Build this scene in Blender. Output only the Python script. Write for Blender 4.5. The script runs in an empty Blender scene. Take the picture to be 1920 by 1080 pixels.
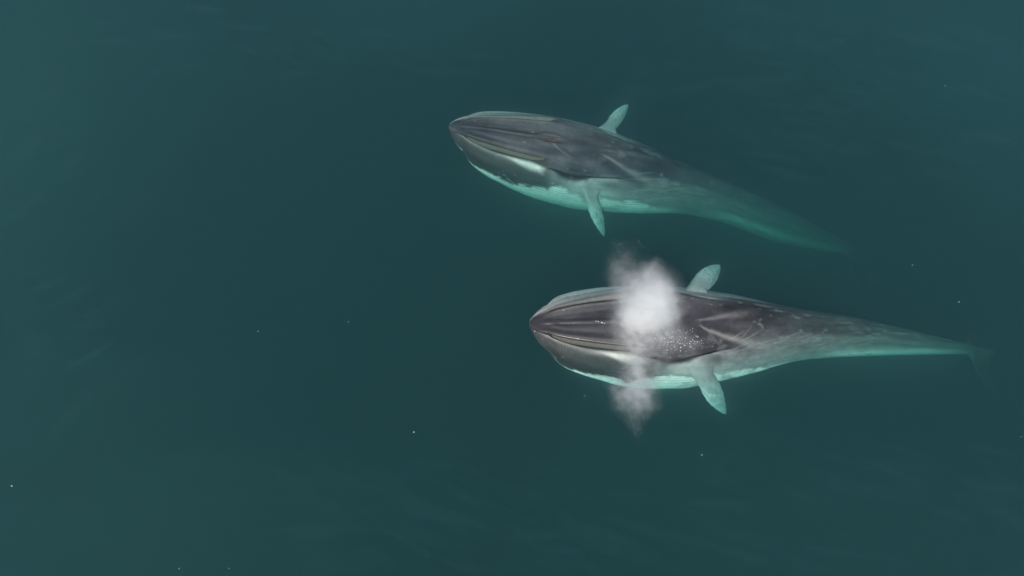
import bpy, bmesh, math, random
import numpy as np
from mathutils import Vector, Matrix, noise as mnoise

random.seed(7)
rng = np.random.default_rng(11)
R = math.radians
sc = bpy.context.scene
col = sc.collection

# ------------------------------------------------------------------ camera
CAM_H, CAM_Y, DEPR, FOCAL = 28.7, -15.26, 62.0, 28.0
cam_data = bpy.data.cameras.new('drone_camera')
cam_data.lens = FOCAL
cam_data.sensor_width = 36.0
cam_data.clip_start = 0.5
cam_data.clip_end = 6000.0
cam = bpy.data.objects.new('drone_camera', cam_data)
cam.location = (0.0, CAM_Y, CAM_H)
cam.rotation_euler = (R(90.0 - DEPR), 0.0, 0.0)
col.objects.link(cam)
sc.camera = cam

# ------------------------------------------------------------------ sky, sun, exposure
SUN_EL, SUN_AZ = 54.0, 200.0          # azimuth clockwise from +Y (north); the camera looks north
world = bpy.data.worlds.new('World')
sc.world = world
world.use_nodes = True
wn = world.node_tree.nodes
wl = world.node_tree.links
wn.clear()
sky = wn.new('ShaderNodeTexSky')
sky.sky_type = 'NISHITA'
sky.sun_disc = False
sky.sun_elevation = R(SUN_EL)
sky.sun_rotation = R(SUN_AZ)
sky.air_density = 1.2
sky.dust_density = 2.0
bg = wn.new('ShaderNodeBackground')
bg.inputs['Strength'].default_value = 0.085
wo = wn.new('ShaderNodeOutputWorld')
wl.new(sky.outputs['Color'], bg.inputs['Color'])
wl.new(bg.outputs['Background'], wo.inputs['Surface'])

sun_data = bpy.data.lights.new('sun', 'SUN')
sun_data.energy = 3.4
sun_data.angle = R(0.55)
sun_data.color = (1.0, 0.95, 0.89)
sun = bpy.data.objects.new('sun', sun_data)
az = R(SUN_AZ)
to_sun = Vector((math.sin(az) * math.cos(R(SUN_EL)), math.cos(az) * math.cos(R(SUN_EL)), math.sin(R(SUN_EL))))
sun.rotation_euler = to_sun.to_track_quat('Z', 'Y').to_euler()
sun.location = to_sun * 60
col.objects.link(sun)

sc.view_settings.view_transform = 'Standard'
sc.view_settings.look = 'None'
sc.view_settings.gamma = 1.0
sc.view_settings.use_curve_mapping = False
sc.view_settings.exposure = 0.0
sc.render.engine = 'CYCLES'
cy = sc.cycles
cy.use_denoising = True
cy.max_bounces = 14
cy.diffuse_bounces = 3
cy.glossy_bounces = 3
cy.transparent_max_bounces = 16
cy.transmission_bounces = 4
cy.volume_bounces = 12
cy.volume_step_rate = 0.3
cy.volume_max_steps = 256
cy.sample_clamp_indirect = 6.0
cy.use_adaptive_sampling = False

# ------------------------------------------------------------------ helpers
def at(px, py, z=0.0):
    """World point at height z seen at pixel (px, py) of the 1920x1080 photograph."""
    f = 960.0 / (18.0 / FOCAL)
    a = R(DEPR)
    fwd = np.array([0.0, math.cos(a), -math.sin(a)])
    up = np.array([0.0, math.sin(a), math.cos(a)])
    d = fwd * f + np.array([1.0, 0, 0]) * (px - 960.0) + up * (540.0 - py)
    o = np.array([0.0, CAM_Y, CAM_H])
    return o + d * ((z - CAM_H) / d[2])


def sstep(a, b, x):
    t = np.clip((np.asarray(x, float) - a) / (b - a), 0, 1)
    return t * t * (3 - 2 * t)


def pchip(xs, ys, x):
    """Monotone cubic interpolation."""
    xs = np.asarray(xs, float); ys = np.asarray(ys, float); x = np.clip(np.asarray(x, float), xs[0], xs[-1])
    h = np.diff(xs); dl = np.diff(ys) / h
    m = np.zeros_like(ys)
    for i in range(1, len(xs) - 1):
        if dl[i - 1] * dl[i] > 0:
            w1 = 2 * h[i] + h[i - 1]; w2 = h[i] + 2 * h[i - 1]
            m[i] = (w1 + w2) / (w1 / dl[i - 1] + w2 / dl[i])
    m[0], m[-1] = dl[0], dl[-1]
    k = np.clip(np.searchsorted(xs, x, side='right') - 1, 0, len(h) - 1)
    t = (x - xs[k]) / h[k]
    return ((1 + 2 * t) * (1 - t) ** 2 * ys[k] + t * (1 - t) ** 2 * h[k] * m[k]
            + t * t * (3 - 2 * t) * ys[k + 1] + t * t * (t - 1) * h[k] * m[k + 1])


def vnoise(p, scale, seed=0.0, octaves=3):
    """fractal noise in about -1..1 at rows of p (n x 3)"""
    out = np.empty(len(p))
    off = Vector((seed * 13.7, seed * 7.1, seed * 3.3))
    for i, q in enumerate(p):
        out[i] = mnoise.fractal(Vector((q[0] * scale[0], q[1] * scale[1], q[2] * scale[2])) + off, 0.9, 2.1, octaves)
    return out


def grid_noise(shape, sx, sy, seed, octaves=3):
    """cheap tileless value noise on a grid in (0..1), feature size about sx, sy cells"""
    r = np.random.default_rng(seed)
    out = np.zeros(shape); amp = 1.0; tot = 0.0
    for _ in range(octaves):
        nx = max(2, int(shape[0] / sx) + 3); ny = max(2, int(shape[1] / sy) + 3)
        g = r.random((nx, ny))
        u = np.arange(shape[0]) / sx; v = np.arange(shape[1]) / sy
        iu = np.minimum(u.astype(int), nx - 2); iv = np.minimum(v.astype(int), ny - 2)
        fu = u - iu; fv = v - iv
        fu = (fu * fu * (3 - 2 * fu))[:, None]; fv = (fv * fv * (3 - 2 * fv))[None, :]
        a = g[np.ix_(iu, iv)]; b = g[np.ix_(iu + 1, iv)]; c = g[np.ix_(iu, iv + 1)]; d = g[np.ix_(iu + 1, iv + 1)]
        out += amp * ((a * (1 - fu) + b * fu) * (1 - fv) + (c * (1 - fu) + d * fu) * fv)
        tot += amp; amp *= 0.55; sx = max(1.5, sx / 2); sy = max(1.5, sy / 2)
    return out / tot


def mesh_object(name, verts, faces, mat, parent=None, smooth=True, colors=None):
    me = bpy.data.meshes.new(name)
    me.from_pydata([tuple(v) for v in verts], [], faces)
    me.update()
    if smooth:
        me.polygons.foreach_set('use_smooth', np.ones(len(me.polygons), dtype=bool))
    if colors is not None:
        at_ = me.attributes.new('pigment', 'FLOAT_COLOR', 'POINT')
        c4 = np.ones((len(verts), 4), dtype=np.float32); c4[:, :3] = colors
        at_.data.foreach_set('color', c4.ravel())
    if mat is not None:
        me.materials.append(mat)
    o = bpy.data.objects.new(name, me)
    col.objects.link(o)
    if parent is not None:
        o.parent = parent
    return o


def tag(o, label=None, cat=None, group=None, kind=None):
    if label: o['label'] = label
    if cat: o['category'] = cat
    if group: o['group'] = group
    if kind: o['kind'] = kind
    return o


def new_mat(name):
    m = bpy.data.materials.new(name)
    m.use_nodes = True
    m.node_tree.nodes.clear()
    return m, m.node_tree.nodes, m.node_tree.links


# ------------------------------------------------------------------ materials
# sea water: absorbs red, scatters green-blue
WATER_SCAT = np.array([0.190, 0.230, 0.266])
WATER_ABS = np.array([0.46, 0.170, 0.184])

def volume_material(name, scat, absb, g=0.0):
    m, n, l = new_mat(name)
    out = n.new('ShaderNodeOutputMaterial')
    vs = n.new('ShaderNodeVolumeScatter')
    ds = float(max(scat))
    vs.inputs['Color'].default_value = (*[float(c / ds) for c in scat], 1)
    vs.inputs['Density'].default_value = ds
    vs.inputs['Anisotropy'].default_value = g
    if max(absb) > 0:
        va = n.new('ShaderNodeVolumeAbsorption')
        da = float(max(absb)) * 1.02
        va.inputs['Color'].default_value = (*[float(1 - a / da) for a in absb], 1)
        va.inputs['Density'].default_value = da
        ad = n.new('ShaderNodeAddShader')
        l.new(vs.outputs[0], ad.inputs[0]); l.new(va.outputs[0], ad.inputs[1])
        l.new(ad.outputs[0], out.inputs['Volume'])
    else:
        l.new(vs.outputs[0], out.inputs['Volume'])
    return m

M_WATER = volume_material('sea_water', WATER_SCAT, WATER_ABS, 0.6)


def skin_material(name, mottling=1.0):
    m, n, l = new_mat(name)
    out = n.new('ShaderNodeOutputMaterial')
    bs = n.new('ShaderNodeBsdfPrincipled')
    l.new(bs.outputs[0], out.inputs['Surface'])
    pig = n.new('ShaderNodeAttribute'); pig.attribute_name = 'pigment'
    tc = n.new('ShaderNodeTexCoord')
    n1 = n.new('ShaderNodeTexNoise'); n1.inputs['Scale'].default_value = 5.5; n1.inputs['Detail'].default_value = 6
    l.new(tc.outputs['Object'], n1.inputs['Vector'])
    r1 = n.new('ShaderNodeMapRange'); r1.inputs['From Min'].default_value = 0.3; r1.inputs['From Max'].default_value = 0.72
    r1.inputs['To Min'].default_value = 1 - 0.22 * mottling; r1.inputs['To Max'].default_value = 1 + 0.22 * mottling
    l.new(n1.outputs['Fac'], r1.inputs['Value'])
    mul = n.new('ShaderNodeVectorMath'); mul.operation = 'SCALE'
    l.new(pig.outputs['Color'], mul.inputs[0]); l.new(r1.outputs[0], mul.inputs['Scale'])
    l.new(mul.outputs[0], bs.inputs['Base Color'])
    # wet skin shines only where it is in air: under water the refractive indices match
    geo = n.new('ShaderNodeNewGeometry')
    sx = n.new('ShaderNodeSeparateXYZ'); l.new(geo.outputs['Position'], sx.inputs[0])
    wet = n.new('ShaderNodeMapRange')
    wet.inputs['From Min'].default_value = -0.03; wet.inputs['From Max'].default_value = 0.05
    wet.inputs['To Min'].default_value = 0.03; wet.inputs['To Max'].default_value = 0.5
    l.new(sx.outputs['Z'], wet.inputs['Value'])
    l.new(wet.outputs[0], bs.inputs['Specular IOR Level'])
    bs.inputs['Roughness'].default_value = 0.3
    n2 = n.new('ShaderNodeTexNoise'); n2.inputs['Scale'].default_value = 9.0; n2.inputs['Detail'].default_value = 5
    l.new(tc.outputs['Object'], n2.inputs['Vector'])
    bp = n.new('ShaderNodeBump'); bp.inputs['Strength'].default_value = 0.2; bp.inputs['Distance'].default_value = 0.03
    l.new(n2.outputs['Fac'], bp.inputs['Height']); l.new(bp.outputs[0], bs.inputs['Normal'])
    return m


def plain_material(name, base, rough=0.6, spec=0.2, noise_amp=0.15, scale=8.0):
    m, n, l = new_mat(name)
    out = n.new('ShaderNodeOutputMaterial')
    bs = n.new('ShaderNodeBsdfPrincipled')
    l.new(bs.outputs[0], out.inputs['Surface'])
    tc = n.new('ShaderNodeTexCoord')
    nz = n.new('ShaderNodeTexNoise'); nz.inputs['Scale'].default_value = scale; nz.inputs['Detail'].default_value = 4
    l.new(tc.outputs['Object'], nz.inputs['Vector'])
    rp = n.new('ShaderNodeMapRange')
    rp.inputs['To Min'].default_value = 1 - noise_amp; rp.inputs['To Max'].default_value = 1 + noise_amp
    l.new(nz.outputs['Fac'], rp.inputs['Value'])
    mul = n.new('ShaderNodeVectorMath'); mul.operation = 'SCALE'
    mul.inputs[0].default_value = base
    l.new(rp.outputs[0], mul.inputs['Scale'])
    l.new(mul.outputs[0], bs.inputs['Base Color'])
    bs.inputs['Roughness'].default_value = rough
    bs.inputs['Specular IOR Level'].default_value = spec
    return m

M_SKIN = skin_material('whale_skin', 0.45)
M_BALEEN = plain_material('baleen_horn', (0.215, 0.21, 0.182), 0.6, 0.05, 0.35, 14.0)
M_NOSTRIL = plain_material('blowhole_flesh', (0.105, 0.072, 0.07), 0.5, 0.2, 0.3, 12.0)
M_FLOOR_SHEET = plain_material('added_dark_sheet', (0.02, 0.05, 0.05), 1.0, 0.0)
M_DROP = plain_material('spray_water', (0.86, 0.86, 0.86), 0.25, 0.5, 0.05)
M_FOAM = plain_material('sea_foam', (0.50, 0.52, 0.52), 0.6, 0.3, 0.1)

# ------------------------------------------------------------------ the sea
def build_sea():
    fx = np.linspace(-32, 32, 257); fy = np.linspace(-22, 34, 225)
    far = np.array([40, 60, 120, 300, 800, 1800.0])
    xs = np.concatenate([-far[::-1], fx, far]); ys = np.concatenate([-far[::-1], fy, far + 10])
    nx, ny = len(xs), len(ys)
    X, Y = np.meshgrid(xs, ys, indexing='ij')
    fade = np.clip((34 - np.abs(X)) / 4, 0, 1) * np.clip((Y + 23) / 3, 0, 1) * np.clip((36 - Y) / 4, 0, 1)
    Z = 0.010 * np.sin(0.9 * X + 0.55 * Y) + 0.008 * np.sin(-0.5 * X + 1.6 * Y + 1.0) + 0.007 * np.sin(2.3 * X - 1.1 * Y + 2)
    Z = Z + 0.05 * (grid_noise((nx, ny), 7, 5, 5) - 0.5)
    Z = Z * fade
    DEPTH = -32.0
    v = np.concatenate([np.stack([X, Y, Z], -1).reshape(-1, 3)])
    faces = []
    idx = np.arange(nx * ny).reshape(nx, ny)
    q = np.stack([idx[:-1, :-1], idx[1:, :-1], idx[1:, 1:], idx[:-1, 1:]], -1).reshape(-1, 4)
    faces = q.tolist()
    border = list(idx[:, 0]) + list(idx[-1, 1:]) + list(idx[-2::-1, -1]) + list(idx[0, -2:0:-1])
    nb = len(border); base = nx * ny
    low = v[border].copy(); low[:, 2] = DEPTH
    v = np.concatenate([v, low])
    for i in range(nb):
        j = (i + 1) % nb
        faces.append([int(border[j]), int(border[i]), base + i, base + j])
    faces.append([base + i for i in range(nb)][::-1])
    o = mesh_object('water', v, faces, M_WATER)
    tag(o, 'calm teal green sea water around and over both whales', kind='structure')
    b = mesh_object('dark_floor_sheet', [(-1700, -1700, -31), (1700, -1700, -31), (1700, 1700, -31), (-1700, 1700, -31)], [[0, 1, 2, 3]], M_FLOOR_SHEET)  # opaque dark sheet added to back the water volume
    tag(b, 'dark opaque sheet added under the teal sea', kind='structure')

build_sea()

# ------------------------------------------------------------------ the whales
NS, NH = 500, 290            # stations along the body, points on half a section

def section_tables(x):
    T = {}
    T['w'] = pchip([0, .25, .57, 1.2, 2.26, 3.4, 4.4, 5.5, 6.5, 7.5, 8.6, 9.7, 10.7, 12, 13, 15, 17, 18.2, 19.5],
                   [.15, .64, 1.02, 1.53, 1.91, 2.13, 2.2, 2.18, 2.07, 1.88, 1.62, 1.32, 1.1, .93, .82, .56, .27, .14, .04], x)
    T['d'] = pchip([0, .25, .57, 1.2, 2.26, 3.4, 4.4, 5.5, 6.5, 8.6, 10.7, 13, 15, 17, 18.2, 19.5],
                   [.06, .3, .5, .78, 1.05, 1.3, 1.45, 1.5, 1.45, 1.2, 1.0, .85, .7, .48, .27, .06], x)
    T['H'] = pchip([0, .25, .57, 1.2, 2.26, 3.4, 4.4, 5.5, 6.5, 8.6, 10.7, 13, 15, 17, 18.2, 19.5],
                   [.26, .65, 1.0, 1.6, 2.3, 2.8, 3.1, 3.2, 3.1, 2.6, 2.1, 1.7, 1.35, .9, .5, .12], x)
    T['wr'] = pchip([0, .12, .3, .6, 1.2, 2.26, 3.4, 4.2, 5, 19.5], [.10, .19, .29, .43, .62, .83, .98, 1.06, 1.1, 1.1], x)
    T['wl'] = pchip([0, .12, .3, .6, 1.2, 2.26, 3.4, 4.2, 5, 19.5], [.125, .26, .38, .57, .83, 1.15, 1.38, 1.48, 1.5, 1.5], x)
    return T

def half_section(x, v):
    """points (y, z) of half the section at stations x (n) and ring parameters v (m): arrays n x m. v: 0 dorsal ridge, 2 edge
    of the upper jaw, 3-4 floor of the mouth gap, 5 lip, 7 widest line, 9 keel."""
    T = section_tables(x)
    n = len(x)
    w, d, H, wr, wl = T['w'], T['d'], T['H'], T['wr'], T['wl']
    K = np.zeros((n, 10, 2))
    # smooth body section
    aa = np.radians([0, 14, 25, 31, 36, 41, 63, 90])
    for k in range(8):
        K[:, k, 0] = w * np.sin(aa[k]) ** 0.96
        K[:, k, 1] = -d * (1 - np.cos(aa[k]))
    for k, b in ((8, 45), (9, 90)):
        K[:, k, 0] = w * np.cos(np.radians(b)); K[:, k, 1] = -d - (H - d) * np.sin(np.radians(b))
    # head section: flat upper jaw, open gap, lower lip outside it
    Hd = K.copy()
    gape = sstep(0.25, 1.3, x) * (1 - sstep(3.5, 4.5, x))
    arch = 0.22 * sstep(0.2, 2.2, x)
    Hd[:, 0] = 0.0
    Hd[:, 1] = np.stack([wr * 0.52, -0.04 * sstep(0.2, 1.5, x)], -1)
    Hd[:, 2] = np.stack([wr, -0.02 - 0.0 * x], -1)
    Hd[:, 3] = np.stack([wr + 0.02 * gape, -0.04 - arch * .2 - 0.24 * gape], -1)
    Hd[:, 4] = np.stack([(wr + 0.155) * gape + (wl - 0.03) * (1 - gape), -0.05 - arch * 0.8 - 0.12 * gape], -1)
    Hd[:, 5] = np.stack([wl, -0.04 - arch], -1)
    Hd[:, 6] = np.stack([wl + (w - wl) * 0.60, -0.04 - arch - (d - 0.1) * 0.34], -1)
    f = (1 - sstep(3.7, 5.2, x))[:, None, None]
    K = K * (1 - f) + Hd * f
    # Catmull-Rom along v with mirrored ends
    ext = np.concatenate([K[:, 1:2] * np.array([-1, 1]), K, K[:, 8:9] * np.array([-1, 1])], 1)
    i = np.minimum(v.astype(int), 8); t = (v - i)[None, :, None]
    p0, p1, p2, p3 = ext[:, i], ext[:, i + 1], ext[:, i + 2], ext[:, i + 3]
    m1 = 0.5 * (p2 - p0); m2 = 0.5 * (p3 - p1)
    # tame overshoot round the mouth gap
    S = (1 + 2 * t) * (1 - t) ** 2 * p1 + t * (1 - t) ** 2 * m1 + t * t * (3 - 2 * t) * p2 + t * t * (t - 1) * m2
    S[:, 0, 0] = 0; S[:, -1, 0] = 0
    return S


def build_whale(knots, seed, label, group, roll_deg, flip_tips, dark, flip_shift, flip_wide, marks, tail_wide):
    r = np.random.default_rng(seed)
    # --- spine: the dorsal ridge line in the world
    kp = np.array([at(a, b, c) for a, b, c in knots])
    seg = np.concatenate([[0], np.cumsum(np.linalg.norm(np.diff(kp, axis=0), axis=1))])
    Lb = seg[-1]
    x = np.concatenate([np.linspace(0, 0.6, 36)[:-1], np.linspace(0.6, Lb, NS - 35)])
    P = np.stack([pchip(seg, kp[:, i], x) for i in range(3)], -1)
    ker = np.ones(31) / 31
    for i in range(3):
        pad = np.concatenate([2 * P[0, i] - P[30:0:-1, i], P[:, i], 2 * P[-1, i] - P[-2:-32:-1, i]])
        P[:, i] = np.convolve(np.convolve(pad, ker, 'same'), ker, 'same')[30:-30]
    tan = np.gradient(P, axis=0); tan /= np.linalg.norm(tan, axis=1)[:, None]
    side = np.cross(tan, np.array([0, 0, 1.0])); side /= np.linalg.norm(side, axis=1)[:, None]   # towards the camera
    up = np.cross(side, tan)
    ro = np.radians(roll_deg)
    side, up = side * math.cos(ro) + up * math.sin(ro), up * math.cos(ro) - side * math.sin(ro)
    xs = x * (18.9 / Lb)
    # --- half sections
    seg_n = np.array([1.3, 1.2, 0.8, 0.6, 0.8, 1.6, 2.8, 3.0, 2.2])
    cum = np.concatenate([[0], np.cumsum(seg_n)]); cum /= cum[-1]
    v = np.interp(np.linspace(0, 1, NH), cum, np.arange(10.0))
    S = half_section(xs, v)
    X = xs[:, None] * np.ones_like(v)[None]; V = v[None] * np.ones_like(xs)[:, None]
    # --- full ring: ventral midline -> far side -> dorsal -> near side -> ventral (seam below)
    nr = 2 * NH - 2
    vj = np.concatenate([v[:0:-1], v[:-1]])                       # v at ring index
    sg = np.concatenate([-np.ones(NH - 1), np.ones(NH - 1)])      # far = -1, near = +1
    sg[NH - 1] = 0
    Yr = np.concatenate([-S[:, :0:-1, 0], S[:, :-1, 0]], 1)
    Zr = np.concatenate([S[:, :0:-1, 1], S[:, :-1, 1]], 1)
    XX = xs[:, None] * np.ones(nr)[None]; VV = vj[None] * np.ones(NS)[:, None]; SG = sg[None] * np.ones(NS)[:, None]
    # --- relief
    dz = np.zeros_like(Yr)
    on_top = np.exp(-(VV / 2.3) ** 4)
    mid = sstep(.15, .6, XX) * (1 - sstep(3.3, 4.1, XX))
    dz += 0.038 * np.exp(-(Yr / 0.085) ** 2) * mid * on_top                                        # median ridge
    for s_ in (-1, 1):
        c = s_ * (0.18 + 0.22 * sstep(.5, 3.0, XX)) * np.clip(XX / 1.2, 0, 1)
        dz += 0.022 * np.exp(-((Yr - c) / 0.10) ** 2) * sstep(.4, 1.0, XX) * (1 - sstep(2.6, 3.8, XX)) * on_top   # side ridges
        g = s_ * (0.10 + 0.16 * sstep(3.4, 4.0, XX) * (1 - 0.5 * sstep(4.2, 4.7, XX)))
        dz += 0.07 * np.exp(-((Yr - g) / 0.11) ** 2) * sstep(3.1, 3.8, XX) * (1 - sstep(4.3, 5.0, XX)) * on_top   # splash guard
    dz -= 0.05 * np.exp(-(Yr / 0.10) ** 2) * sstep(3.9, 4.1, XX) * (1 - sstep(4.4, 4.6, XX)) * on_top
    dz += 0.05 * np.exp(-((XX - 6.9) / 0.8) ** 2) * np.exp(-(Yr / 0.5) ** 2) * on_top
    dz -= 0.05 * np.exp(-((XX - 5.2) / 0.5) ** 2) * np.exp(-(Yr / 0.6) ** 2) * on_top             # dip behind the head
    dz += 0.03 * (grid_noise((NS, nr), 33.6, 64.6, seed + 1) - 0.5)
    # throat pleats
    n0 = grid_noise((NS, nr), 20, 60, seed + 4)
    gz = sstep(5.7, 6.6, VV) * sstep(.3, 1.0, XX) * (1 - sstep(8.8, 10.6, XX))
    wob = 0.55 * (grid_noise((NS, nr), 48.0, 57.0, seed + 2) - 0.5) + 0.25 * (grid_noise((NS, nr), 12.8, 26.6, seed + 5) - 0.5)
    pl = np.cos(2 * np.pi * (VV + 0.35 * wob) * 6.5)
    pleat = np.sign(pl) * np.abs(pl) ** 0.6
    Ny = np.gradient(Zr, axis=1); Nz = -np.gradient(Yr, axis=1)
    nl = np.sqrt(Ny ** 2 + Nz ** 2) + 1e-9
    Ny, Nz = -Ny / nl, -Nz / nl
    flipn = np.sign((Ny * Yr + Nz * (Zr + T_d(xs)[:, None])).sum())
    Ny, Nz = Ny * flipn, Nz * flipn
    puff = 0.10 * (grid_noise((NS, nr), 28.8, 76.0, seed + 3) - 0.5) * sstep(6.2, 7.2, VV) * sstep(1, 2.5, XX) * (1 - sstep(8, 10, XX))
    disp = 0.034 * pleat * gz + puff
    # bow ripples shaped as short throat folds, running out from the lip
    ripple_fold = np.cos(2 * np.pi * (XX - .16 * (VV - 5.3) + .14 * n0) / .125) * sstep(5.25, 5.5, VV) * (1 - sstep(6.5, 7.1, VV)) * sstep(.25, .6, XX) * (1 - sstep(2.0, 3.2, XX))
    disp += .007 * ripple_fold * (.4 + 1.2 * n0)
    # mouth line running back from the corner of the gape
    vm = 4.6 + .55 * sstep(4.0, 5.2, XX) - 2.0 * sstep(5.4, 7.5, XX)
    line = np.exp(-((VV - vm) / 0.17) ** 2) * sstep(4.0, 4.4, XX) * (1 - sstep(6.9, 7.5, XX))
    disp -= 0.05 * line
    jowl = np.exp(-((VV - vm + 0.9) / 0.8) ** 2) * np.exp(-((XX - 5.3) / 0.9) ** 2)
    disp += 0.09 * jowl
    Yr = Yr + Ny * disp; Zr = Zr + dz + Nz * disp
    wide = 1 + tail_wide * sstep(12, 15, XX)
    Yr = Yr * wide; Zr = Zr * wide
    W = P[:, None] + side[:, None] * Yr[..., None] + up[:, None] * Zr[..., None]

    # --- pigment (linear albedo)
    def mix(a, b, f): return a * (1 - f[..., None]) + np.asarray(b) * f[..., None]
    n_l = grid_noise((NS, nr), 48.0, 83.6, seed + 7); n_m = grid_noise((NS, nr), 16.0, 26.6, seed + 8); n_s = grid_noise((NS, nr), 4.8, 9.5, seed + 9)
    n_p = grid_noise((NS, nr), 9.0, 24.0, seed + 12)
    n_st = grid_noise((NS, nr), 40.0, 7.6, seed + 10)
    back = np.array([.045, .0445, .050]) * dark
    C = np.ones((NS, nr, 3)) * back
    C = mix(C, [.145, .145, .15], np.clip((n_l - .40) * 2.6, 0, 1) * .62)
    C = mix(C, [.045, .044, .048], np.clip((.44 - n_l) * 3, 0, 1) * .6 * (1 - sstep(9, 12, XX)))
    C = mix(C, [.15, .15, .145], sstep(8.6, 13.5, XX) * (.35 + .5 * sstep(.4, .65, n_m)))
    C = mix(C, [.17, .167, .16], sstep(7.4, 9.6, XX) * sstep(.9, 2.4, VV) * (SG > 0) * .8)
    # soft pale clouds on the head and shoulders
    yn = Yr / (section_tables(xs)['w'][:, None] + .05)
    for cx, cyy, sx, sy, am in ((4.5, .52, .55, .17, .7), (5.1, .14, .40, .11, .7), (4.6, -.38, .7, .20, .6), (5.9, .42, .5, .14, .5), (2.3, .22, .9, .07, .45),
                                (2.6, -.26, 1.0, .06, .3), (7.6, .05, .6, .08, .3), (5.6, -.55, .8, .12, .5)):
        g_ = np.exp(-((XX - cx - .8 * (n_m - .5)) / sx) ** 2 - ((yn - cyy - .25 * (n_l - .5)) / sy) ** 2) * np.exp(-(VV / 5.2) ** 8)
        C = mix(C, [.145, .152, .165], g_ * am * (.5 + n_m))
    for cx, cyy, sx, sy, am in ((5.6, -.12, .5, .10, .5), (6.6, .30, .5, .10, .5), (7.4, -.30, .9, .12, .5), (8.6, .0, 1.4, .10, .5), (3.0, -.10, 1.2, .05, .4)):
        g_ = np.exp(-((XX - cx - .8 * (n_m - .5)) / sx) ** 2 - ((yn - cyy - .25 * (n_l - .5)) / sy) ** 2) * np.exp(-(VV / 5.2) ** 8)
        C = mix(C, [.030, .030, .036], g_ * am)
    # paler flank
    C = mix(C, [.25, .255, .25], sstep(4.9, 6.4, VV + .9 * (n_l - .5)) * sstep(4.2, 5.2, XX))
    C = mix(C, [.40, .41, .39], sstep(.1, .5, VV - vm + .5 * (n_m - .5)) * sstep(4.1, 4.8, XX) * (1 - sstep(6.6, 8.0, XX)) * (.55 + .45 * sstep(.35, .6, n_m)))
    jaw = sstep(4.4, 4.7, VV) * (1 - sstep(3.3, 5.6, XX + 1.6 * (n_l - .5) - .5 * (VV - 5.5)))
    C = mix(C, [.062, .066, .068], jaw)
    C = mix(C, [.40, .41, .40], (SG < 0) * sstep(5.05, 5.5, VV) * (1 - sstep(8.0, 10.0, XX)))
    C = C * (1 + .13 * ripple_fold)[..., None]  # ripple crests coloured lighter, troughs darker
    # belly
    bl = 6.85 + .45 * (n_l - .5) + .55 * (n_m - .5) + .45 * (n_s - .5) - .18 * sstep(.9, 1.8, XX) * (1 - sstep(4.5, 6, XX)) - 0.65 * sstep(3.0, 5.6, XX) + 0.40 * sstep(7.6, 9.4, XX) + 0.25 * (1 - sstep(.7, 1.8, XX)) - .85 * sstep(9.5, 14, XX) + .4 * np.exp(-((XX - 10.6) / 1.3) ** 2)
    C = mix(C, [.80, .82, .78], np.where(XX > 9, sstep(-.5, .7, VV - bl), sstep(-.14, .16, VV - bl)))
    C = mix(C, [.42, .43, .41], sstep(.5, .7, n_m) * sstep(5.9, 6.6, VV) * (1 - sstep(7.0, 7.6, VV)) * sstep(4.8, 5.6, XX) * (1 - sstep(8, 9.5, XX)) * .7)
    # pleat bottoms coloured darker than the tops
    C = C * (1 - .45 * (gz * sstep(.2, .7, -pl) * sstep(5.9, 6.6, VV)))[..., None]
    # chevron: two pale bands from behind the head, and a pale blaze
    yy = Yr / (section_tables(xs)['w'][:, None] + .05)
    def band(x0, x1, f, width, amt, col_):
        nonlocal C
        t = np.clip((XX - x0) / (x1 - x0), 0, 1)
        c0 = f(t)
        wv = width * (.25 + 1.3 * t)
        a = np.exp(-((yy - c0 - .05 * (n_m - .5)) / wv) ** 2) * sstep(x0 - .12, x0 + .1, XX) * (1 - sstep(x1 - 1.2, x1 + .3, XX))
        C = mix(C, col_, a * amt * np.exp(-(VV / 6.2) ** 8))
    band(6.3, 9.3, lambda t: .10 + (.55 if marks[2] < .5 else .62) * t ** (.8 if marks[2] < .5 else 1.1), .085, .7 * marks[0], [.27, .265, .255])
    band(6.25, 8.6, lambda t: -.02 - .30 * t ** 1.3,   .075, .55 * marks[1], [.26, .255, .25])
    band(4.2, 5.4, lambda t: .10 + .30 * t, .03, .55 * marks[2], [.3, .27, .25])
    band(1.0, 3.9, lambda t: .01 + 0 * t, .02, .15, [.26, .24, .22])  # highlight of the median ridge painted as a pale line
    band(6.9, 8.4, lambda t: .62 + .12 * t, .10, .5, [.30, .30, .29])
    # dark spot behind the jaw
    C = mix(C, back * .8, np.exp(-((XX - 6.9) / .5) ** 2 - ((yy - .70) / .10) ** 2) * .7)
    # mouth line and gap
    C = C * (1 - .72 * line)[..., None]
    gapd = np.exp(-((VV - 2.95) / .8) ** 4) * sstep(.3, .9, XX) * (1 - sstep(3.9, 4.5, XX))
    C = mix(C, [.06, .058, .052], gapd)
    # lips: grey rim, white inside at the back of the near lip
    lip = np.exp(-((VV - 5.0) / .28) ** 2) * sstep(.2, .6, XX) * (1 - sstep(3.9, 4.5, XX))
    C = mix(C, [.25, .245, .24], lip * .85)
    shelf = np.exp(-((VV - 4.5) / .5) ** 6) * sstep(.3, .8, XX) * (1 - sstep(3.9, 4.4, XX))
    C = mix(C, [.22, .215, .205], shelf * .8)
    white = np.exp(-((VV - 4.72) / (.38 + .34 * sstep(2.5, 3.7, XX))) ** 6) * sstep(2.1, 3.2, XX) * (1 - sstep(3.75, 4.2, XX - .38 * (VV - 4.8) + .5 * (n_m - .5))) * (SG > 0)
    C = mix(C, [.70, .70, .64], white * (.85 + .5 * (n_m - .3)).clip(0, 1))
    rim = np.exp(-((VV - 1.72) / .16) ** 2) * sstep(.3, 1.0, XX) * (1 - sstep(3.6, 4.4, XX))
    C = mix(C, [.20, .195, .19], rim * .5)
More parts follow.
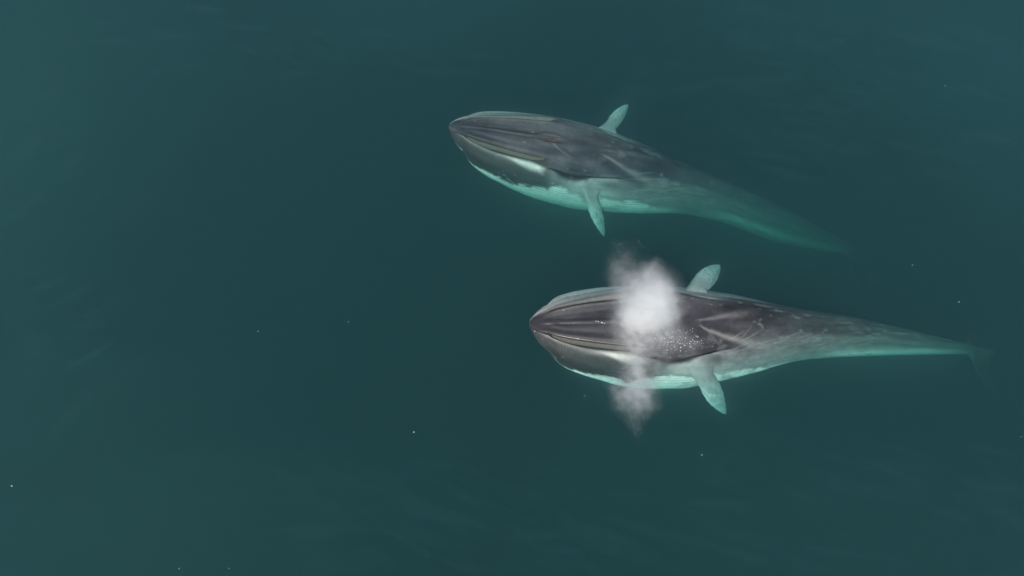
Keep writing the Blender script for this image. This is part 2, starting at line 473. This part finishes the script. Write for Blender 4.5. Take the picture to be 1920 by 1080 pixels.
    C = C * (1 - .35 * np.exp(-((np.abs(Yr) - .12) / .04) ** 2) * mid * on_top)[..., None]
    # streaks, scuffs, small round scars; mottling raised aft to hint at rippled sunlight
    mo = .28 + .30 * sstep(5.5, 8.5, XX)
    C = C * (1 - mo / 2 + mo * n_s)[..., None] * (.9 + .2 * n_st)[..., None]
    C = mix(C, [.24, .25, .25], sstep(.60, .76, n_p) * sstep(5, 9, XX) * .55)
    for _ in range(110):
        cx = r.uniform(.8, 17.5); cj = r.integers(10, nr - 10)
        ci = int(np.interp(cx, xs, np.arange(NS)))
        i0, i1 = max(ci - 4, 0), min(ci + 5, NS)
        a = np.exp(-((np.arange(i0, i1) - ci)[:, None] / 1.1) ** 2 - ((np.arange(cj - 4, cj + 5) - cj)[None] / 1.1) ** 2) * r.uniform(.4, 1)
        C[i0:i1, cj - 4:cj + 5] = mix(C[i0:i1, cj - 4:cj + 5], [.5, .48, .46], a)
    # long thin caustic sunlight lines painted into the colour along the rear body
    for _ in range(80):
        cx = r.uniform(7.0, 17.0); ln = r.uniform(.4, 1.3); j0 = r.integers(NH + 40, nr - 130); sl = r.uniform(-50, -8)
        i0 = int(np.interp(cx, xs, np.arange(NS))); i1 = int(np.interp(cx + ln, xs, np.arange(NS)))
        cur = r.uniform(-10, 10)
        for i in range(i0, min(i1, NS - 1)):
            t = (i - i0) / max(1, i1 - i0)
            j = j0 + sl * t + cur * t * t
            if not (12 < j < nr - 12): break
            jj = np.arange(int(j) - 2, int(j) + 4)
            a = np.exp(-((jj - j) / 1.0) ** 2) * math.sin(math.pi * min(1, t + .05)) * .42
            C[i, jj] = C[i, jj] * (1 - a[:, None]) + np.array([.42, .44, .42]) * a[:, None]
    C = mix(C, [.10, .10, .10], sstep(16.6, 18.0, XX) * .9)
    C = np.clip(C, .015, .85)

    # --- faces with the patches left open for fins
    ii = np.arange(NS - 1); jj = np.arange(nr)
    I, J = np.meshgrid(ii, jj, indexing='ij')
    keep = np.ones((NS - 1, nr), bool)
    verts = [W.reshape(-1, 3)]; cols = [C.reshape(-1, 3)]; nv = NS * nr
    extra = []

    def ring_idx(i, j): return i * nr + (j % nr)

    def patch(x0, x1, j0, j1):
        i0 = int(np.searchsorted(xs, x0)); i1 = int(np.searchsorted(xs, x1))
        keep[i0:i1, j0:j1] = False
        loop = [(i, j0) for i in range(i0, i1)] + [(i1, j) for j in range(j0, j1)] + [(i, j1) for i in range(i1, i0, -1)] + [(i0, j) for j in range(j1, j0, -1)]
        ci, cj = (i0 + i1) / 2, (j0 + j1) / 2
        th = np.array([math.atan2((j - cj) / ((j1 - j0) / 2), (i - ci) / ((i1 - i0) / 2)) for i, j in loop])
        return [ring_idx(i, j) for i, j in loop], th

    def grow(loop, th, secs, cfun):
        """secs: (centre, chord vector, thickness vector) world rings from the root outwards; the first few blend out of the body."""
        nonlocal nv
        L0 = np.concatenate(verts)[loop]; C0 = np.concatenate(cols)[loop]
        prev = list(loop); n = len(loop)
        ct, st = np.cos(th), np.sin(th)
        ct, st = np.sign(ct) * np.abs(ct) ** .9, np.sign(st) * np.abs(st) ** 1.2
        for q, (c, ch, tk, bl_) in enumerate(secs):
            ring = c + ch[None] * ct[:, None] + tk[None] * st[:, None]
            ring = ring * bl_ + (L0 + (c - secs[0][0]) * .8) * (1 - bl_)
            fq = float(sstep(.02, .30, q / (len(secs) - 1)))
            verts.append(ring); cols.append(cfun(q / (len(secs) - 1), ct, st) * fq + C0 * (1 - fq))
            cur = [nv + k for k in range(n)]; nv += n
            for k in range(n):
                m = (k + 1) % n
                extra.append([prev[k], prev[m], cur[m], cur[k]])
            prev = cur
        verts.append(np.array([secs[-1][0] + (secs[-1][0] - secs[-2][0]) * .4])); cols.append(cfun(1.0, np.zeros(1), np.zeros(1)))
        tip = nv; nv += 1
        for k in range(n):
            extra.append([prev[k], prev[(k + 1) % n], tip])

    # flippers
    for s_, (tx, ty, tz), fshift in zip((1, -1), flip_tips, flip_shift):
        v0, v1 = 5.55, 6.15
        js = [j for j in range(nr) if sg[j] == s_ and v0 <= vj[j] <= v1]
        j0, j1 = min(js), max(js)
        loop, th = patch(6.5 + fshift, 7.35 + fshift, j0, j1)
        root = np.concatenate(verts)[loop].mean(0)
        im = int(np.searchsorted(xs, 6.95 + fshift))
        t_, s__, u_ = tan[im], side[im], up[im]
        tip = at(tx, ty, tz)
        span = tip - root; ln = np.linalg.norm(span); sd = span / ln
        chd = t_ - sd * np.dot(t_, sd); chd /= np.linalg.norm(chd)
        tw = .25
        nrm = np.cross(sd, chd); nrm /= np.linalg.norm(nrm)
        if nrm[2] < 0: nrm = -nrm
        if np.dot(np.cross(chd, nrm), sd) * s_ < 0: pass
        jsgn = -1.0 if s_ > 0 else 1.0        # ring index grows downwards on the near side, upwards on the far side
        secs = []
        for q in range(26):
            t = math.sin(math.pi / 2 * q / 25) ** .9
            ch = np.interp(t, [0, .1, .25, .42, .6, .78, .9, .97, 1], [.40, .38, .40, .42, .38, .27, .16, .075, .012])
            tk = np.interp(t, [0, .12, .5, .85, 1], [.26, .15, .09, .045, .012])
            bow = .02 * math.sin(math.pi * t)
            c = root + sd * ln * t - chd * bow + nrm * .05 * math.sin(math.pi * t)
            c = c + chd * (.012 * math.sin(q * 2.1))
            a = .22 + tw * t
            cv = (chd * math.cos(a) - nrm * math.sin(a)); nvv = (nrm * math.cos(a) + chd * math.sin(a))
            secs.append((c, cv * ch * flip_wide, nvv * tk * jsgn, min(1.0, .05 + t * 6.0)))
        fn = r.random(400)
        def fcol(t, ct, st, fn=fn):
            base = np.ones((len(ct), 3)) * np.array([.58, .59, .56])
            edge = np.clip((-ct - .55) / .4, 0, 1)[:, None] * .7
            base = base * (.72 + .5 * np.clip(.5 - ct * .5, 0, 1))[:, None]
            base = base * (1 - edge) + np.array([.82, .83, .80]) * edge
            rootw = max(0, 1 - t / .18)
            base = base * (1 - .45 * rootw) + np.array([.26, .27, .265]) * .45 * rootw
            base = base * (.70 + .60 * fn[(int(t * 24) * 7 + np.arange(len(ct)) // 4) % 400])[:, None]
            for bnd in (.42, .62, .74):
                base = base + .16 * math.exp(-((t - bnd) / .018) ** 2)
            return base
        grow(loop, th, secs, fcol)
    # flukes
    for s_ in (1, -1):
        js = [j for j in range(nr) if sg[j] == s_ and 5.2 <= vj[j] <= 8.2]
        j0, j1 = min(js), max(js)
        loop, th = patch(17.75, 18.65, j0, j1)
        root = np.concatenate(verts)[loop].mean(0)
        im = int(np.searchsorted(xs, 18.2)); t_, s__, u_ = tan[im], side[im] * s_, up[im]
        jsgn = -1.0 if s_ > 0 else 1.0
        secs = []
        for q in range(22):
            t = q / 21
            c = root + s__ * 1.75 * t + t_ * (.35 * t + .95 * t * t) - u_ * .7 * t ** 1.3
            ch = np.interp(t, [0, .15, .4, .7, .9, 1], [.5, .52, .44, .28, .12, .02])
            tk = np.interp(t, [0, .2, .7, 1], [.16, .07, .035, .01])
            secs.append((c, t_ * ch, u_ * tk * jsgn, min(1.0, .05 + t * 5)))
        grow(loop, th, secs, lambda t, ct, st: np.ones((len(ct), 3)) * np.array([.055, .06, .058]) + .06 * (np.clip((-ct - .7) / .3, 0, 1))[:, None])
    # dorsal fin
    jc = NH - 1
    loop, th = patch(14.1, 14.55, jc - 9, jc + 9)
    root = np.concatenate(verts)[loop].mean(0)
    im = int(np.searchsorted(xs, 14.3)); t_, s__, u_ = tan[im], side[im], up[im]
    secs = []
    for q in range(14):
        t = q / 13
        c = root + u_ * .16 * t + t_ * (.30 * t + .22 * t * t)
        ch = np.interp(t, [0, .3, .7, 1], [.42, .34, .17, .03]); tk = np.interp(t, [0, .3, 1], [.10, .05, .012])
        secs.append((c, t_ * ch, s__ * tk, min(1, .05 + t * 4)))
    grow(loop, th, secs, lambda t, ct, st: np.ones((len(ct), 3)) * np.array([.16, .16, .155]))

    faces = np.stack([I * nr + J, I * nr + (J + 1) % nr, (I + 1) * nr + (J + 1) % nr, (I + 1) * nr + J], -1)[keep].tolist()
    faces += extra
    # close the snout and the tail end
    verts.append((W[0].mean(0) - tan[0] * .03)[None]); cols.append(C[0].mean(0)[None]); a0 = nv; nv += 1
    verts.append((W[-1].mean(0) + tan[-1] * .05)[None]); cols.append(C[-1].mean(0)[None]); a1 = nv; nv += 1
    for j in range(nr):
        faces.append([(j + 1) % nr, j, a0]); b = (NS - 1) * nr
        faces.append([b + j, b + (j + 1) % nr, a1])
    allv = np.concatenate(verts); allc = np.concatenate(cols)
    base = P[int(NS * .35)].copy()
    whale = bpy.data.objects.new('whale', None)
    whale.empty_display_size = 2.0
    whale.location = base
    col.objects.link(whale)
    tag(whale, label, 'whale', group)
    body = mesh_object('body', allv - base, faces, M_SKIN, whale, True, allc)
    bm = bmesh.new(); bm.from_mesh(body.data); bmesh.ops.recalc_face_normals(bm, faces=bm.faces); bm.to_mesh(body.data); bm.free()

    # --- baleen hanging from the edge of the upper jaw, one rack a side
    bx = np.linspace(.75, 4.05, 331)
    T = section_tables(bx)
    gape = sstep(0.25, 1.3, bx) * (1 - sstep(3.5, 4.5, bx)); arch = .22 * sstep(.2, 2.2, bx)
    Pb = np.stack([np.interp(bx, xs, P[:, i]) for i in range(3)], -1)
    Sb = np.stack([np.interp(bx, xs, side[:, i]) for i in range(3)], -1); Ub = np.stack([np.interp(bx, xs, up[:, i]) for i in range(3)], -1)
    zig = .009 * np.where(np.arange(331) % 2 == 0, 1, -1)
    for s_ in (1, -1):
        rows = []
        for k, (oy, oz) in enumerate(((-.05, -.03), (.015, -.06), (.055, -.12), (.095, -.18), (.13, -.25))):
            yv = T['wr'] + oy * gape + zig * (1 if k else 0); zv = -.02 - arch * .1 + oz * gape
            rows.append(Pb + Sb * (s_ * yv)[:, None] + Ub * zv[:, None])
        vv = np.concatenate(rows) - base; nb = len(bx)
        fs = [[k * nb + i, k * nb + i + 1, (k + 1) * nb + i + 1, (k + 1) * nb + i] for k in range(4) for i in range(nb - 1)]
        mesh_object('baleen', vv, fs, M_BALEEN, whale, False)
    # --- blowhole slits
    for s_ in (1, -1):
        vv = []; fs = []
        m = 18; rr = 10
        for i in range(m):
            t = i / (m - 1); hx = 3.92 + .55 * t
            im = np.interp(hx, xs, np.arange(NS)); a = int(im)
            cen = P[a] + side[a] * s_ * (.035 + .085 * t) + up[a] * (.035)
            wd = .05 * math.sin(math.pi * (.04 + .92 * t)) ** .7; hh = .035 * math.sin(math.pi * (.04 + .92 * t)) ** .7
            for k in range(rr):
                th_ = 2 * math.pi * k / rr
                vv.append(cen + side[a] * wd * math.cos(th_) + up[a] * hh * math.sin(th_) - base)
        for i in range(m - 1):
            for k in range(rr):
                fs.append([i * rr + k, i * rr + (k + 1) % rr, (i + 1) * rr + (k + 1) % rr, (i + 1) * rr + k])
        fs += [list(range(rr))[::-1], [(m - 1) * rr + k for k in range(rr)]]
        mesh_object('blowhole', vv, fs, M_NOSTRIL, whale)
    return dict(empty=whale, body=body, W=W, xs=xs, vj=vj, sg=sg, P=P, side=side, up=up, tan=tan, nr=nr)


def T_d(x):
    return section_tables(x)['d']


NEAR = [(993, 606, .0), (1020, 605, .08), (1100, 603, .13), (1200, 603, .17), (1300, 603, .14), (1400, 604, -.05), (1500, 607, -.38), (1600, 614, -.82),
        (1700, 627, -1.35), (1800, 644, -1.9), (1868, 659, -2.6)]
FAR = [(842, 236, -.38), (870, 237, -.33), (930, 244, -.29), (1010, 257, -.29), (1060, 266, -.32), (1120, 280, -.40), (1200, 303, -.68), (1300, 332, -1.3),
       (1400, 371, -2.1), (1500, 414, -2.95), (1600, 459, -4.0), (1645, 479, -4.55)]
whale_near = build_whale(NEAR, 21, 'grey whale blowing a white misty spout with its back just breaking the surface', 'whales swimming side by side', 0.0,
                         ((1361, 776, -2.0), (1350, 497, -1.5)), 1.0, (-.62, -.40), 1.0, (1.0, 1.0, .3), 0.0)
whale_far = build_whale(FAR, 57, 'whale without a spout whose tail fades into deep water above the spouting whale', 'whales swimming side by side', 0.0,
                        ((1133, 443, -2.2), (1178, 196, -1.6)), np.array([1.15, 1.30, 1.42]), (-.75, -.65), .75, (.75, .45, .8), 0.28)

# ------------------------------------------------------------------ the spout
def proj(p):
    p = np.asarray(p, float)
    f = 960.0 / (18.0 / FOCAL); a = R(DEPR)
    d = p - np.array([0.0, CAM_Y, CAM_H])
    q = d @ np.array([0, math.cos(a), -math.sin(a)]); u = d @ np.array([0, math.sin(a), math.cos(a)])
    return 960 + f * d[..., 0] / q, 540 - f * u / q

# soft puffs of mist: centre, radii in metres, density
PUFFS = [
    (at(1198, 596, .80), (.40, .38, .40), 7.0),
    (at(1212, 582, 1.1), (.47, .44, .48), 11.0),
    (at(1230, 566, 1.5), (.44, .42, .50), 8.0),
    (at(1218, 552, 1.9), (.46, .40, .50), 1.6),
    (at(1246, 588, .9), (.34, .40, .45), 1.6),
    (at(1206, 560, 1.6), (.80, .62, .70), .85),
    (at(1222, 524, 2.4), (.54, .40, .46), 1.0),
    (at(1244, 552, 1.9), (.44, .46, .50), 1.0),
    (at(1216, 506, 2.8), (.44, .30, .32), .65),
    (at(1188, 532, 2.3), (.50, .42, .46), .6),
    (at(1172, 562, 1.5), (.38, .50, .46), .75),
    (at(1160, 512, 2.5), (.36, .38, .42), .42),
    (at(1166, 488, 2.9), (.44, .38, .34), .15),
    (at(1176, 466, 3.3), (.64, .52, .40), .045),
    (at(1254, 592, .9), (.34, .50, .50), .8),
    (at(1180, 602, .9), (.50, .46, .42), 1.0),
    (at(1214, 626, .60), (.90, .44, .32), 1.3),
    (at(1190, 650, .48), (.56, .60, .28), 1.0),
    (at(1194, 690, .45), (.36, .80, .26), 1.3),
    (at(1206, 690, .45), (.60, .70, .24), .5),
    (at(1190, 722, .45), (.60, .50, .24), 1.05),
    (at(1170, 742, .45), (.40, .42, .24), 1.05),
    (at(1208, 748, .45), (.40, .38, .24), 1.1),
    (at(1190, 766, .42), (.40, .34, .22), .65),
    (at(1192, 788, .42), (.30, .40, .20), .20),
    (at(1193, 806, .40), (.24, .36, .20), .06),
    (at(1244, 664, .42), (.55, .40, .20), .30),
]

def mist_material():
    m, n, l = new_mat('breath_mist')
    out = n.new('ShaderNodeOutputMaterial')
    vs = n.new('ShaderNodeVolumeScatter')
    vs.inputs['Color'].default_value = (1.0, .995, .988, 1)
    vs.inputs['Anisotropy'].default_value = 0.0
    l.new(vs.outputs[0], out.inputs['Volume'])
    geo = n.new('ShaderNodeNewGeometry')
    # churned edges: push the position about with noise before measuring the puffs
    nz = n.new('ShaderNodeTexNoise'); nz.inputs['Scale'].default_value = 1.5; nz.inputs['Detail'].default_value = 7; nz.inputs['Roughness'].default_value = .62
    l.new(geo.outputs['Position'], nz.inputs['Vector'])
    sb = n.new('ShaderNodeVectorMath'); sb.operation = 'SUBTRACT'; sb.inputs[1].default_value = (.5, .5, .5)
    l.new(nz.outputs['Color'], sb.inputs[0])
    sl = n.new('ShaderNodeVectorMath'); sl.operation = 'SCALE'; sl.inputs['Scale'].default_value = .85
    l.new(sb.outputs[0], sl.inputs[0])
    ps = n.new('ShaderNodeVectorMath'); ps.operation = 'ADD'
    l.new(geo.outputs['Position'], ps.inputs[0]); l.new(sl.outputs[0], ps.inputs[1])
    tot = None
    for c, r_, a in PUFFS:
        d = n.new('ShaderNodeVectorMath'); d.operation = 'SUBTRACT'; d.inputs[1].default_value = tuple(c)
        l.new(ps.outputs[0], d.inputs[0])
        e = n.new('ShaderNodeVectorMath'); e.operation = 'DIVIDE'; e.inputs[1].default_value = r_
        l.new(d.outputs[0], e.inputs[0])
        f = n.new('ShaderNodeVectorMath'); f.operation = 'DOT_PRODUCT'
        l.new(e.outputs[0], f.inputs[0]); l.new(e.outputs[0], f.inputs[1])
        g = n.new('ShaderNodeMath'); g.operation = 'POWER'; g.inputs[0].default_value = math.exp(-1.0)
        l.new(f.outputs['Value'], g.inputs[1])
        h = n.new('ShaderNodeMath'); h.operation = 'MULTIPLY_ADD'; h.inputs[1].default_value = a
        l.new(g.outputs[0], h.inputs[0])
        if tot is not None: l.new(tot.outputs[0], h.inputs[2])
        else: h.inputs[2].default_value = -.012
        tot = h
    n2 = n.new('ShaderNodeTexNoise'); n2.inputs['Scale'].default_value = 2.6; n2.inputs['Detail'].default_value = 7; n2.inputs['Roughness'].default_value = .6
    l.new(geo.outputs['Position'], n2.inputs['Vector'])
    mr = n.new('ShaderNodeMapRange'); mr.inputs['From Min'].default_value = .36; mr.inputs['From Max'].default_value = .64
    mr.inputs['To Min'].default_value = .3; mr.inputs['To Max'].default_value = 1.65
    l.new(n2.outputs['Fac'], mr.inputs['Value'])
    ml = n.new('ShaderNodeMath'); ml.operation = 'MULTIPLY'; l.new(tot.outputs[0], ml.inputs[0]); l.new(mr.outputs[0], ml.inputs[1])
    mx = n.new('ShaderNodeMath'); mx.operation = 'MAXIMUM'; mx.inputs[1].default_value = 0.0
    l.new(ml.outputs[0], mx.inputs[0])
    l.new(mx.outputs[0], vs.inputs['Density'])
    return m


def octa_cloud(pts, rad, squash=None, normals=None):
    """tiny octahedra at pts"""
    n = len(pts)
    o = np.array([[1, 0, 0], [-1, 0, 0], [0, 1, 0], [0, -1, 0], [0, 0, 1], [0, 0, -1.0]])
    f = np.array([[0, 2, 4], [2, 1, 4], [1, 3, 4], [3, 0, 4], [2, 0, 5], [1, 2, 5], [3, 1, 5], [0, 3, 5]])
    v = (pts[:, None] + o[None] * rad[:, None, None]).reshape(-1, 3)
    fs = (f[None] + 6 * np.arange(n)[:, None, None]).reshape(-1, 3)
    return v, fs.tolist()


def build_spout():
    base = at(1190, 606, .15)
    sp = bpy.data.objects.new('whale_spout', None); sp.location = base; col.objects.link(sp)
    tag(sp, 'white cloud of misty breath rising from the blowhole of the nearer whale', 'whale spout')
    bm = bmesh.new()
    for c, r_, a in PUFFS:
        k = math.sqrt(max(1.0, math.log(max(a, .04) / .012))) + .3
        mat = Matrix.Translation(Vector(c - base)) @ Matrix.Diagonal((r_[0] * k, r_[1] * k, r_[2] * k, 1))
        bmesh.ops.create_icosphere(bm, subdivisions=3, radius=1.0, matrix=mat)
    for v in bm.verts:
        v.co.z = max(v.co.z, .10 - base[2])
    me = bpy.data.meshes.new('mist'); bm.to_mesh(me); bm.free()
    me.materials.append(mist_material())
    mi = bpy.data.objects.new('mist', me); col.objects.link(mi); mi.parent = sp
    md = mi.modifiers.new('union', 'REMESH'); md.mode = 'VOXEL'; md.voxel_size = .12
    # droplets of spray all through the mist
    amp = np.array([a * r_[0] * r_[1] * r_[2] for c, r_, a in PUFFS]) ** .42
    pick = rng.choice(len(PUFFS), 5200, p=amp / amp.sum())
    cs = np.array([PUFFS[i][0] for i in pick]); rs = np.array([PUFFS[i][1] for i in pick])
    pts = cs + rng.normal(size=(5200, 3)) * rs * .66
    pts = pts[pts[:, 2] > .12]
    rad = rng.uniform(.003, .008, len(pts)) * (1 + .8 * (rng.random(len(pts)) > .95))
    v, fs = octa_cloud(pts - base, rad)
    dr = mesh_object('spray_droplets', v, fs, M_DROP, sp, True)
    dr['kind'] = 'stuff'

build_spout()

# white beads for water and sun glints on the wet back beside the blowhole
def build_beads_and_glints():
    W = whale_near['W']; px, py = proj(W)
    z = W[..., 2]
    cx, cy_ = 1250, 634
    w = np.exp(-((px - cx) / 36) ** 2 - ((py - cy_ - .0 * (px - cx)) / 13) ** 2) * (z > -.1) * (whale_near['sg'][None] > 0)
    w += .05 * np.exp(-((px - 1280) / 50) ** 2 - ((py - 645) / 14) ** 2) * (z > -.1) * (whale_near['sg'][None] > 0)
    w = (w * (w > .01)).ravel()
    ids = rng.choice(len(w), 1100, p=w / w.sum(), replace=False)
    pts = W.reshape(-1, 3)[ids] + rng.normal(size=(1100, 3)) * .012
    extra = []  # larger white beads placed as sun glints, mostly along the ridge
    for a, b in ((1118, 602), (1121, 603), (1127, 605), (1130, 606), (1133, 607), (1165, 607), (1168, 605), (1172, 602), (1166, 609), (1003, 621), (1284, 648), (1308, 641)):
        k = int(np.argmin(((px - a) ** 2 + (py - b) ** 2 + 1e4 * (z < -.4)).ravel()))
        extra.append(W.reshape(-1, 3)[k])
    pts = np.concatenate([pts, np.array(extra)])
    bm = bmesh.new()
    for q, p in enumerate(pts):
        r_ = rng.uniform(.004, .010) * (2.2 if rng.random() > .9 else 1) if q < 1100 else rng.uniform(.016, .028)
        bmesh.ops.create_icosphere(bm, subdivisions=1, radius=r_, matrix=Matrix.Translation(Vector(p + np.array([0, 0, r_ * .4]))) @ Matrix.Diagonal((rng.uniform(.7, 1.6), 1, .7, 1)))
    me = bpy.data.meshes.new('beads_and_glints'); bm.to_mesh(me); bm.free()
    me.polygons.foreach_set('use_smooth', np.ones(len(me.polygons), dtype=bool))
    me.materials.append(M_DROP)
    o = bpy.data.objects.new('beads_and_glints', me); col.objects.link(o)
    tag(o, 'white beads of water and sun glints on the wet back beside the spout', kind='stuff')

build_beads_and_glints()

# ------------------------------------------------------------------ flecks of foam on the open water
def build_flecks():
    spots = [(234, 32, 'high at the upper left, closest to the top edge of its three'), (286, 57, 'at the top left'),
             (128, 68, 'nearest the top left corner of the open water'), (591, 61, 'near the top edge, up and left of the far whale'),
             (99, 168, 'near the left edge, below the others of the top left'), (1772, 161, 'high on the right, right of the far whale'),
             (1884, 329, 'at the right edge, level with the middle of the far whale'), (1711, 497, 'between the two tails on the right'),
             (484, 621, 'far out ahead of the spouting whale, level with its snout'), (653, 603, 'ahead of the spouting whale, closer to its snout than its neighbour'),
             (776, 810, 'brightest one, below and ahead of the spouting whale'), (22, 911, 'bright one at the lower left edge of the water'),
             (1915, 819, 'at the lower right edge of the water'), (429, 1066, 'right of the two at the bottom edge of the water'),
             (336, 1066, 'left of the two at the bottom edge of the water'), (1096, 742, 'just below the throat of the spouting whale'),
             (1316, 853, 'below the near flipper of the spouting whale'), (1798, 566, 'just above the tail of the spouting whale')]
    for i, (a, b, where) in enumerate(spots):
        bm = bmesh.new()
        r_ = rng.uniform(.010, .016) * (1.35 if (a, b) in ((22, 911), (776, 810)) else 1)
        bmesh.ops.create_icosphere(bm, subdivisions=2, radius=r_, matrix=Matrix.Diagonal((rng.uniform(1, 1.7), 1, .5, 1)))
        for v in bm.verts:
            v.co *= rng.uniform(.8, 1.25)
        me = bpy.data.meshes.new('foam_fleck'); bm.to_mesh(me); bm.free(); me.materials.append(M_FOAM)
        o = bpy.data.objects.new('foam_fleck', me); col.objects.link(o); o.location = at(a, b, .03)
        tag(o, 'white foam fleck ' + where, 'foam fleck', 'foam flecks on the open water')

build_flecks()

# ------------------------------------------------------------------ added volumes that pale the water in place of sky reflection
def build_sky_sheen():
    spots = [  # pixel of the middle, depth, radii, heading, scatter
        (20, 380, -3.4, (6.0, 15.0, 3.0), 12, (.022, .012, .004)),
        (120, 180, -3.2, (9.0, 11.0, 2.8), -30, (.019, .010, .004)),
        (90, 900, -3.2, (9.0, 6.5, 2.8), 20, (.020, .011, .003)),
        (430, 1010, -2.6, (10.0, 4.0, 2.2), 8, (.020, .013, .004)),
        (1700, 60, -3.4, (15.0, 7.5, 3.0), -8, (.010, .014, .018)),
        (1880, 250, -3.2, (5.5, 8.0, 2.8), -15, (.010, .013, .017)),
        (780, 20, -3.0, (8.0, 5.0, 2.6), 6, (.009, .012, .015)),
        (1500, 1010, -3.0, (12.0, 4.5, 2.6), -6, (.014, .013, .007)),
        (810, 955, -.36, (2.0, .34, .16), -20, (.028, .034, .034)),
        (905, 985, -.36, (1.2, .22, .14), -28, (.028, .034, .034)),
        (760, 950, -.34, (1.0, .20, .14), -8, (.02, .026, .026)),
        (1640, 130, -.36, (3.0, .22, .14), -24, (.014, .022, .026)),
        (1460, 60, -.36, (2.6, .20, .14), -30, (.014, .020, .024)),
        (1790, 60, -.36, (3.4, .24, .14), -26, (.014, .020, .024)),
        (60, 640, -.36, (.6, 2.6, .14), 20, (.02, .026, .026)),
    ]
    for k, (a, b, z, rd, hd, scat) in enumerate(spots):
        bm = bmesh.new()
        bmesh.ops.create_icosphere(bm, subdivisions=4, radius=1.0)
        for v in bm.verts:
            q = v.co.copy(); nz = mnoise.fractal(q * 1.6 + Vector((k * 5.1, k, 0)), .8, 2.0, 3)
            v.co = Vector((q.x * rd[0] * (1 + .28 * nz), q.y * rd[1] * (1 + .28 * nz), q.z * rd[2]))
        me = bpy.data.meshes.new('sky_sheen_volume'); bm.to_mesh(me); bm.free()
        me.polygons.foreach_set('use_smooth', np.ones(len(me.polygons), dtype=bool))
        me.materials.append(volume_material('sky_sheen_volume', scat, (0, 0, 0), .2))
        o = bpy.data.objects.new('sky_sheen_volume', me); col.objects.link(o)
        o.location = at(a, b, z); o.rotation_euler = (0, 0, R(hd))
        tag(o, 'faint pale volume added in the teal water for sky reflection', kind='stuff')

build_sky_sheen()

# ------------------------------------------------------------------ faint streak volumes added under the surface to imitate ripple sheen
def build_streaks():
    r = np.random.default_rng(77)
    bm = bmesh.new()
    zones = [((1150, 1920), (0, 330), -24, 120), ((0, 330), (60, 760), 40, 34), ((520, 1200), (860, 1080), -18, 60), ((1300, 1920), (800, 1080), -20, 50), ((200, 900), (0, 140), -14, 40)]
    for (xa, xb), (ya, yb), hd, n in zones:
        for _ in range(n):
            p = at(r.uniform(xa, xb), r.uniform(ya, yb), 0.0)
            lx = r.uniform(.35, 1.5); ly = lx * r.uniform(.10, .24); lz = r.uniform(.06, .15)
            m = Matrix.Translation((p[0], p[1], -.32 - r.uniform(0, .25))) @ Matrix.Rotation(R(hd + r.normal() * 14), 4, 'Z') @ Matrix.Diagonal((lx, ly, lz, 1))
            g = bmesh.ops.create_icosphere(bm, subdivisions=2, radius=1.0, matrix=m)
            bend = r.normal() * .12
            for v in g['verts']:
                dx = v.co.x - p[0]
                v.co.y += bend * dx * dx
    me = bpy.data.meshes.new('ripple_sheen'); bm.to_mesh(me); bm.free()
    me.materials.append(volume_material('ripple_sheen', (.060, .070, .076), (0, 0, 0), .2))
    o = bpy.data.objects.new('ripple_sheen', me); col.objects.link(o)
    tag(o, 'faint pale streaks added just under the water surface as ripple sheen', kind='stuff')

build_streaks()
